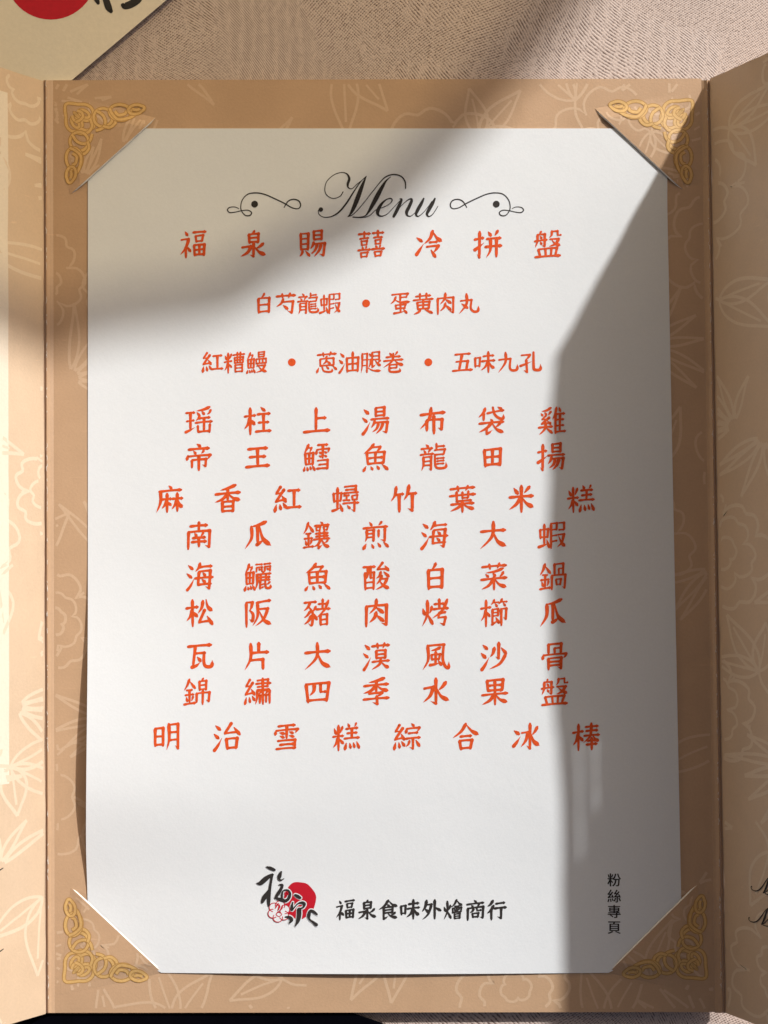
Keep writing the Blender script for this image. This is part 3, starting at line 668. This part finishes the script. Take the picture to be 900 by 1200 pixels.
'商': 'd 44 0 56 10;h 6 18 94 18;d 30 24 38 34;p 72 22 66 29 62 35;v 10 38 10 100;k 10 39 92 39 90 98 74 91;p 40 42 36 54 22 64;z 58 42 60 56 78 56;[口 32 68 70 92]', '行': 'p 30 0 18 18 2 28;p 34 28 20 50 0 64;v 22 48 22 100;h 48 18 92 18;h 40 43 100 43;k 74 43 74 98 54 86',
}
PROF = {'h': ((0, .80), (.07, .92), (.35, .68), (.80, .76), (.94, 1.22), (1, .70)), 'v': ((0, .70), (.07, 1.15), (.35, .92), (.85, .90), (1, .60)),
        'p': ((0, .75), (.10, 1.15), (.45, .95), (.8, .6), (1, .16)), 'n': ((0, .35), (.35, .72), (.76, 1.35), (.86, 1.25), (1, .15)),
        'd': ((0, .38), (.45, .95), (.82, 1.25), (1, .85)), 't': ((0, 1.1), (.3, .95), (1, .16)), 'c': ((0, .5), (.3, .9), (.75, 1.0), (1, .2)),
        's': ((0, .8), (.25, .9), (.70, 1.05), (.85, 1.1), (1, .2)), 'e': ((0, 1.05), (1, .16)), 'b': ((0, 1.12), (.3, .92), (.9, .92), (1, .7)), 'a': ((0, .75), (.3, .66), (.85, .8), (1, 1.1))}
def profile(kind, t):
    pr = PROF[kind]
    for (a, x), (b, y) in zip(pr, pr[1:]):
        if t <= b:
            u = (t-a)/(b-a); return x+(y-x)*u*u*(3-2*u)
    return pr[-1][1]
def strokes_of(src, box, out):
    x0, y0, x1, y1 = box
    for s in src.split(';'):
        if s[0] == '[':
            q = s[1:-1].split(); b = [float(v) for v in q[1:]]
            strokes_of(PARTS[q[0]], (x0+(x1-x0)*b[0]/100, y0+(y1-y0)*b[1]/100, x0+(x1-x0)*b[2]/100, y0+(y1-y0)*b[3]/100), out)
        else:
            q = s.split(); v = [float(a) for a in q[1:]]
            out.append((q[0], [(x0+(x1-x0)*v[i]/100, y0+(y1-y0)*v[i+1]/100) for i in range(0, len(v), 2)]))
def along(kind, pts, W, curve):
    if curve and len(pts) > 2: pts = catmull(pts, 8)
    else:
        (ax, ay), (bx, by) = pts[0], pts[-1]; pts = [(ax+(bx-ax)*i/14, ay+(by-ay)*i/14) for i in range(15)]
    L = [0.0]
    for a, b in zip(pts, pts[1:]): L.append(L[-1]+math.dist(a, b))
    T = L[-1] or 1
    sag = 1.1 if kind in 'ha' else 0.0
    short = min(1.0, 0.62+T/90.0) if kind not in 'dn' else min(1.0, 0.72+T/80.0)
    return [(x, y-sag*math.sin(math.pi*l/T)*min(1, T/60), W*short*profile(kind, l/T)) for (x, y), l in zip(pts, L)]
def kai(mb, ch, cx, cy, size, fn, h, m=0, heavy=1.0, rise=0.085):
    st = []; strokes_of(GLYPHS[ch], (0, 0, 100, 100), st)
    rnd = random.Random(ord(ch)*7+int(cx)); W = heavy*max(10.4, min(13.4, 14.4-0.24*len(st))); k = 0
    def put(kind, pts, curve=False):
        nonlocal k
        k += 1
        a = along(kind, pts, W*rnd.uniform(0.92, 1.08), curve)
        q = [(cx+(x-50)*size/100, cy+(y-50-rise*(x-50))*size/100, w*size/100) for x, y, w in a]
        ribbon(mb, q, 1, fn, h+k*0.0012*MM, m, caps=True)
    for kind, pts in st:
        pts = [(x+rnd.uniform(-.8, .8), y+rnd.uniform(-.8, .8)) for x, y in pts]
        if kind in 'hv': put(kind, pts)
        elif kind in 'pntcd': put(kind, pts, True)
        elif kind == 's': put('s', pts, True)
        elif kind == 'q': put('b', pts[:2]); put('a', pts[1:])
        else:                                              # z and k: straight runs, pressed at every turn
            n = len(pts)-1
            for i in range(n):
                last = i == n-1
                if kind == 'k' and last: put('e', pts[i:i+2])
                else: put('a' if abs(pts[i+1][0]-pts[i][0]) > abs(pts[i+1][1]-pts[i][1]) else ('v' if i == 0 and kind == 'k' else 'b'), pts[i:i+2])

INK = 0.05*MM
ROWS = [
    ('福泉賜囍冷拼盤', (227, 297, 366, 435, 503, 572, 642), 286, 33.5),
    ('白芍龍蝦•蛋黃肉丸', (309, 335, 361, 387, 429, 469, 496, 522, 549), 355.5, 26),
    ('紅糟鰻•蔥油腿卷•五味九孔', (249, 275, 301, 342, 383, 409, 435, 461, 502, 542, 568, 595, 622), 424.5, 26),
    ('瑤柱上湯布袋雞', (233, 302, 371, 440, 507, 576, 647), 493, 33.5),
    ('帝王鱈魚龍田揚', (233, 302, 371, 440, 508, 577, 646), 535.5, 33.5),
    ('麻香紅蟳竹葉米糕', (199, 267, 337, 405, 473, 542, 611, 681), 584.5, 33.5),
    ('南瓜鑲煎海大蝦', (233, 302, 371, 440, 509, 578, 647), 627, 33.5),
    ('海鱺魚酸白菜鍋', (234, 302, 372, 441, 510, 579, 648), 675.5, 33.5),
    ('松阪豬肉烤櫛瓜', (234, 303, 371, 441, 510, 579, 648), 718, 33.5),
    ('瓦片大漠風沙骨', (234, 301, 372, 441, 511, 579, 650), 769, 33.5),
    ('錦繡四季水果盤', (231, 302, 372, 441, 511, 580, 650), 810.5, 33.5),
    ('明治雪糕綜合冰棒', (196, 266, 336, 406, 477, 546, 617, 687), 863.5, 33.5),
]
for txt, xs, y, sz in ROWS:
    mb = MB()
    for ch, x in zip(txt, xs):
        if ch == '•': disc(mb, x, y, 4.6, 4.6, on_sheet, INK)
        else: kai(mb, ch, x, y, sz*0.91, on_sheet, INK)
    mb.build('dish_line', m_red, sheet)

# ---- Menu title in copperplate script
def script(zx, zy, z, w=1.0): return lambda pts: [(zx+p[0]/z, zy+p[1]/z, p[2]*w/z) for p in pts]
HL = 5
T_M = [
    [(236, 168, 6), (215, 198, HL), (170, 211, HL), (130, 190, HL), (116, 150, HL), (130, 98, HL), (178, 55, HL), (228, 40, HL), (262, 50, 8), (277, 80, 15), (268, 115, 15), (270, 138, 9), (294, 147, HL), (328, 118, HL), (360, 92, HL), (388, 66, 4)],
    [(90, 284, 16), (74, 292, HL), (80, 318, HL), (112, 335, HL), (160, 330, 7), (210, 300, 10), (258, 243, 10), (308, 165, 8), (350, 105, HL), (390, 64, 4)],
    [(390, 64, 4), (374, 100, 14), (352, 155, 24), (330, 215, 27), (305, 275, 22), (284, 315, 12), (268, 332, 5)],
    [(268, 332, 4), (300, 318, HL), (350, 268, HL), (420, 180, HL), (480, 105, 6), (520, 68, 8), (570, 53, 8), (618, 65, 8), (645, 100, 8), (648, 145, 7)],
    [(552, 68, 3), (520, 95, 10), (492, 140, 21), (462, 195, 27), (430, 255, 23), (404, 300, 13), (380, 326, 6), (340, 334, 4), (302, 333, 6)],
]
T_ENU = [
    [(302, 334, 7), (360, 337, 5), (410, 325, 5), (455, 285, 4), (500, 270, 5), (545, 245, 5), (560, 222, 7), (548, 211, 8), (520, 220, 8), (488, 250, 16), (466, 292, 22), (468, 318, 15), (492, 328, 7), (530, 312, 5), (572, 268, 4), (610, 228, 4)],
    [(612, 214, 6), (622, 220, 14), (604, 262, 20), (585, 302, 20), (570, 330, 16)],
    [(585, 306, 4), (620, 260, 4), (660, 224, 6), (684, 214, 11), (688, 228, 17), (672, 266, 20), (656, 300, 19), (662, 324, 10), (686, 326, 5), (720, 295, 4), (755, 250, 4)],
    [(768, 212, 10), (752, 245, 19), (728, 288, 20), (718, 316, 14), (732, 329, 7), (765, 305, 4), (800, 262, 4), (822, 230, 4)],
    [(842, 212, 10), (826, 245, 19), (800, 290, 20), (790, 316, 14), (804, 330, 7), (830, 312, 5), (862, 262, 4)],
]
mb = MB(); tr = script(360, 195, 5.625, 1.1)
for k, s in enumerate(T_M+T_ENU): ribbon(mb, catmull(tr(s), 9), 1, on_sheet, INK+0.003*MM*k, caps=True)
disc(mb, 360+90/5.625, 195+284/5.625, 2.6, 2.6, on_sheet, INK+0.04*MM)
mb.build('menu_title', m_black, sheet)
FLO = [(205, 242, 7), (165, 225, 8), (115, 230, 10), (94, 255, 11), (120, 279, 11), (180, 272, 9), (225, 262, 9), (288, 256, 10), (325, 277, 11), (312, 305, 12), (272, 308, 11), (240, 280, 10), (222, 232, 10), (236, 160, 10), (290, 103, 11), (370, 90, 12), (450, 104, 12), (540, 142, 12), (640, 190, 12), (715, 233, 10), (775, 240, 10), (796, 206, 12), (775, 165, 12), (725, 152, 12), (675, 172, 12), (636, 232, 8)]
for mir in (False, True):
    mb = MB()
    fx = (lambda x: 440-(x-440)) if mir else (lambda x: x)
    pts = [(fx(255+x/8.18), 215+y/8.18, w/8.18) for x, y, w in catmull(FLO, 8)]
    ribbon(mb, pts, 1, on_sheet, INK)
    disc(mb, fx(255+355/8.18), 215+198/8.18, 4.0, 4.0, on_sheet, INK+0.01*MM)
    mb.build('flourish', m_black, sheet)

# ---- brush logo (also printed large on the cream card)
LOGO_BLACK = [
    [(205, 98, 16), (245, 112, 34), (286, 130, 26)],
    [(102, 270, 14), (140, 268, 46), (190, 226, 52), (240, 190, 34), (268, 180, 22)],
    [(262, 178, 26), (252, 240, 24), (240, 310, 26), (230, 390, 34), (226, 450, 36), (226, 505, 22)],
    [(244, 318, 12), (212, 372, 36), (180, 420, 48), (158, 468, 30)],
    [(356, 150, 20), (340, 192, 40), (335, 226, 26), (356, 238, 18), (385, 222, 8)],
    [(338, 286, 16), (368, 290, 26), (356, 330, 30), (324, 380, 36), (298, 424, 28)],
    [(296, 424, 18), (340, 440, 36), (400, 456, 34), (436, 428, 30), (448, 380, 28), (424, 346, 24), (384, 346, 14), (366, 380, 20), (364, 440, 24)],
    [(505, 394, 24), (530, 408, 34), (556, 424, 28)],
    [(478, 470, 10), (470, 510, 26), (468, 548, 30), (490, 532, 14), (530, 488, 14), (570, 474, 26), (600, 488, 32), (590, 524, 18), (560, 536, 16)],
    [(546, 548, 44), (546, 600, 46), (534, 664, 38), (506, 722, 10)],
    [(735, 600, 16), (700, 572, 30), (664, 562, 28), (648, 610, 36), (656, 650, 18), (694, 680, 24), (728, 708, 34)],
    [(402, 626, 16), (444, 630, 34), (466, 656, 36), (446, 688, 18)],
]
def logo(mb, ox, oy, z, fn, h, flower=True):
    T = lambda s: [(ox+p[0]/z, oy+p[1]/z)+((p[2]/z,) if len(p) > 2 else ()) for p in s]
    rim = []
    for k in range(48):
        a = 2*math.pi*k/48; r = 166+5*math.sin(3*a+1)+3*math.sin(7*a)
        rim.append((553+r*math.cos(a), 446-r*1.16*math.sin(a)*(1.0 if math.sin(a) > 0 else 1.05)))
    q = T(rim); cx, cy = T([(553, 446)])[0]
    mb.add([fn(cx, cy, h)]+[fn(x, y, h) for x, y in q], [(0, 1+k, 1+(k+1) % 48) for k in range(48)], 1)
    E = 0.004*MM
    for k in (6, 7, 8, 9, 10, 11):                                        # pale outline round the strokes that cross the disc
        s = [(x, y, w+20) for x, y, w in catmull(LOGO_BLACK[k], 8)]
        ribbon(mb, T(s), 1, fn, h+E*(2+k), 2, caps=True)
    if flower:
        pet = []
        for k in range(6):
            a = k*1.047+0.35; pet.append((332+68*math.cos(a), 568-66*math.sin(a)))
        for k, (px, py) in enumerate(pet): disc(mb, *T([(px, py)])[0], 52/z, 50/z, fn, h+E*(16+k*2), 2, 20)
        for k, (px, py) in enumerate(pet):
            ring = [(px+50*math.cos(t), py+47*math.sin(t), 9) for t in [2*math.pi*j/20 for j in range(20)]]
            a = math.atan2(py-568, px-332)
            arc = [(px+50*math.cos(a+t), py+47*math.sin(a+t), 9) for t in [-2.0+4.0*j/16 for j in range(17)]]
            ribbon(mb, T(arc), 1, fn, h+E*(30+k), 1)
        for s in ([(290, 540, 6), (310, 505, 16), (328, 480, 8)], [(318, 560, 8), (336, 520, 22), (332, 490, 8)], [(345, 560, 8), (362, 530, 18), (372, 500, 8)], [(300, 600, 8), (330, 570, 14), (360, 600, 8), (330, 622, 8), (300, 600, 8)]):
            ribbon(mb, T(catmull(s, 6)), 1, fn, h+E*38, 1)
    for k, s in enumerate(LOGO_BLACK):
        ribbon(mb, T(catmull(s, 8)), 1, fn, h+E*(42+k), 0, caps=True)
    ribbon(mb, T(catmull([(392, 392, 8), (400, 366, 10), (424, 364, 10), (424, 392, 10), (398, 396, 8), (392, 430, 8)], 6)), 1, fn, h+E*58, 1)
mb = MB(); logo(mb, 290, 1005, 9.0, on_sheet, INK)
mb.build('logo', [m_black, m_sunred, m_paper], sheet)
mb = MB()
for c, x in zip('福泉食味外燴商行', (405, 430.5, 455, 480.5, 505, 531, 557, 582)): kai(mb, c, x, 1066, 22, on_sheet, INK, heavy=1.15, rise=0.12)
mb.build('caterer_name', m_black, sheet)
mb = MB()
fill_text(mb, [(c, 719.5, y, 16.5) for c, y in zip('粉絲專頁', (1031, 1050, 1068, 1086.5))], on_sheet, INK)
fill_text(mb, [(c, 720.0, y+0.2, 16.5) for c, y in zip('粉絲專頁', (1031, 1050, 1068, 1086.5))], on_sheet, INK*1.1)
mb.build('side_caption', m_black, sheet)

# ---- script lines on the two pages (only their ends are in the picture)
mb = MB()
for y in (1013, 1104):
    ribbon(mb, catmull([(64.5, y-4, 1.0), (70, y-2.2, 1.5), (78, y+0.5, 1.6), (95, y+3, 1.2), (130, y+1, 1.0), (180, y+2.5, 1.4)], 6), 1, f_left, 0.12*MM)
mb.build('script_print', m_black, bpy.data.objects['page'])
mb = MB()
for x, y in ((51, 1019), (46, 1055)):
    tr2 = lambda s: [(x+(p[0]-74)*0.112, y+(p[1]-190)*0.125-(p[0]-74)*0.0, p[2]*0.085+0.6) for p in s]
    for k, s in enumerate(T_M[1:]): ribbon(mb, catmull(tr2([(a, max(b, 60)*0.62+120, w) for a, b, w in s[:7]] if k == 2 else [(a, b*0.62+120, w) for a, b, w in s]), 7), 1, f_right, (0.12+0.004*k)*MM)
mb.build('script_print', m_black, bpy.data.objects['page.001'])

# ------------------------------------------------------------------ cream card with the red sun, tucked behind the folder's top left corner
CZ = -1.0*MM
card = empty('cream_card', 'cream card with red sun and black brush marks beyond the folder top left corner', 'card')
e1 = Vector((195-84, 0-94)).normalized()            # along the visible edge (pixels)
e2 = Vector((e1.y, -e1.x))                           # into the card: up and left
if e2.x > 0: e2 = -e2
def on_card(u, v, z):
    q = Vector((84, 94))+e1*u+e2*v
    return P(q.x, q.y, z)
mb = MB(); nu = nv = 24; top = []; bot = []
for j in range(nv+1):
    for i in range(nu+1):
        u, v = -60+620*i/nu, 460*j/nv
        top.append(on_card(u, v, CZ)); bot.append(on_card(u, v, CZ-1.9*MM))
slab(mb, top, bot, nu, nv)
mb.build('card_body', m_cream, card)
mb = MB()
f_flat = lambda x, y, h: P(x, y, CZ+h)
lz = 3.12
disc(mb, 59.5, -29, 53, 52, f_flat, 0.03*MM, 1, 48)
for k, s in enumerate([[(104, -14, 5), (112, -3, 7), (115, 3.5, 4)], [(118, -18, 4), (123, -4, 7), (127, 8, 8), (130, 13, 5)], [(170, -20, 5), (163, -3, 9), (155, 4, 9), (147, 7, 8), (144, 6, 5)], [(128, -40, 10), (130, -28, 12), (140, -22, 8)]]):
    ribbon(mb, catmull(s, 8), 1, f_flat, (0.05+0.004*k)*MM, 0, caps=True)
mb.build('logo', [m_black, m_sunred], card)

# ------------------------------------------------------------------ plain black slab under the bottom left edge
mb = MB()
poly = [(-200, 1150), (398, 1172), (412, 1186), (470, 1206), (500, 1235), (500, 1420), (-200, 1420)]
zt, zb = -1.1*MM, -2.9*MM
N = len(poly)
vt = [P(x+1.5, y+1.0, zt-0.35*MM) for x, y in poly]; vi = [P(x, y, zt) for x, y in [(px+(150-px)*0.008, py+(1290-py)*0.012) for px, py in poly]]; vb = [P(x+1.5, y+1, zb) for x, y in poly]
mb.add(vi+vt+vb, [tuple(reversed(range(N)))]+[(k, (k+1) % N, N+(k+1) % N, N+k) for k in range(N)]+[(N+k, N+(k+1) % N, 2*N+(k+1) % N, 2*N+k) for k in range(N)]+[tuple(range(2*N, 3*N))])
tag(mb.build('dark_slab', m_dark), 'plain black flat slab showing below the bottom left edge of the folder', 'mat')
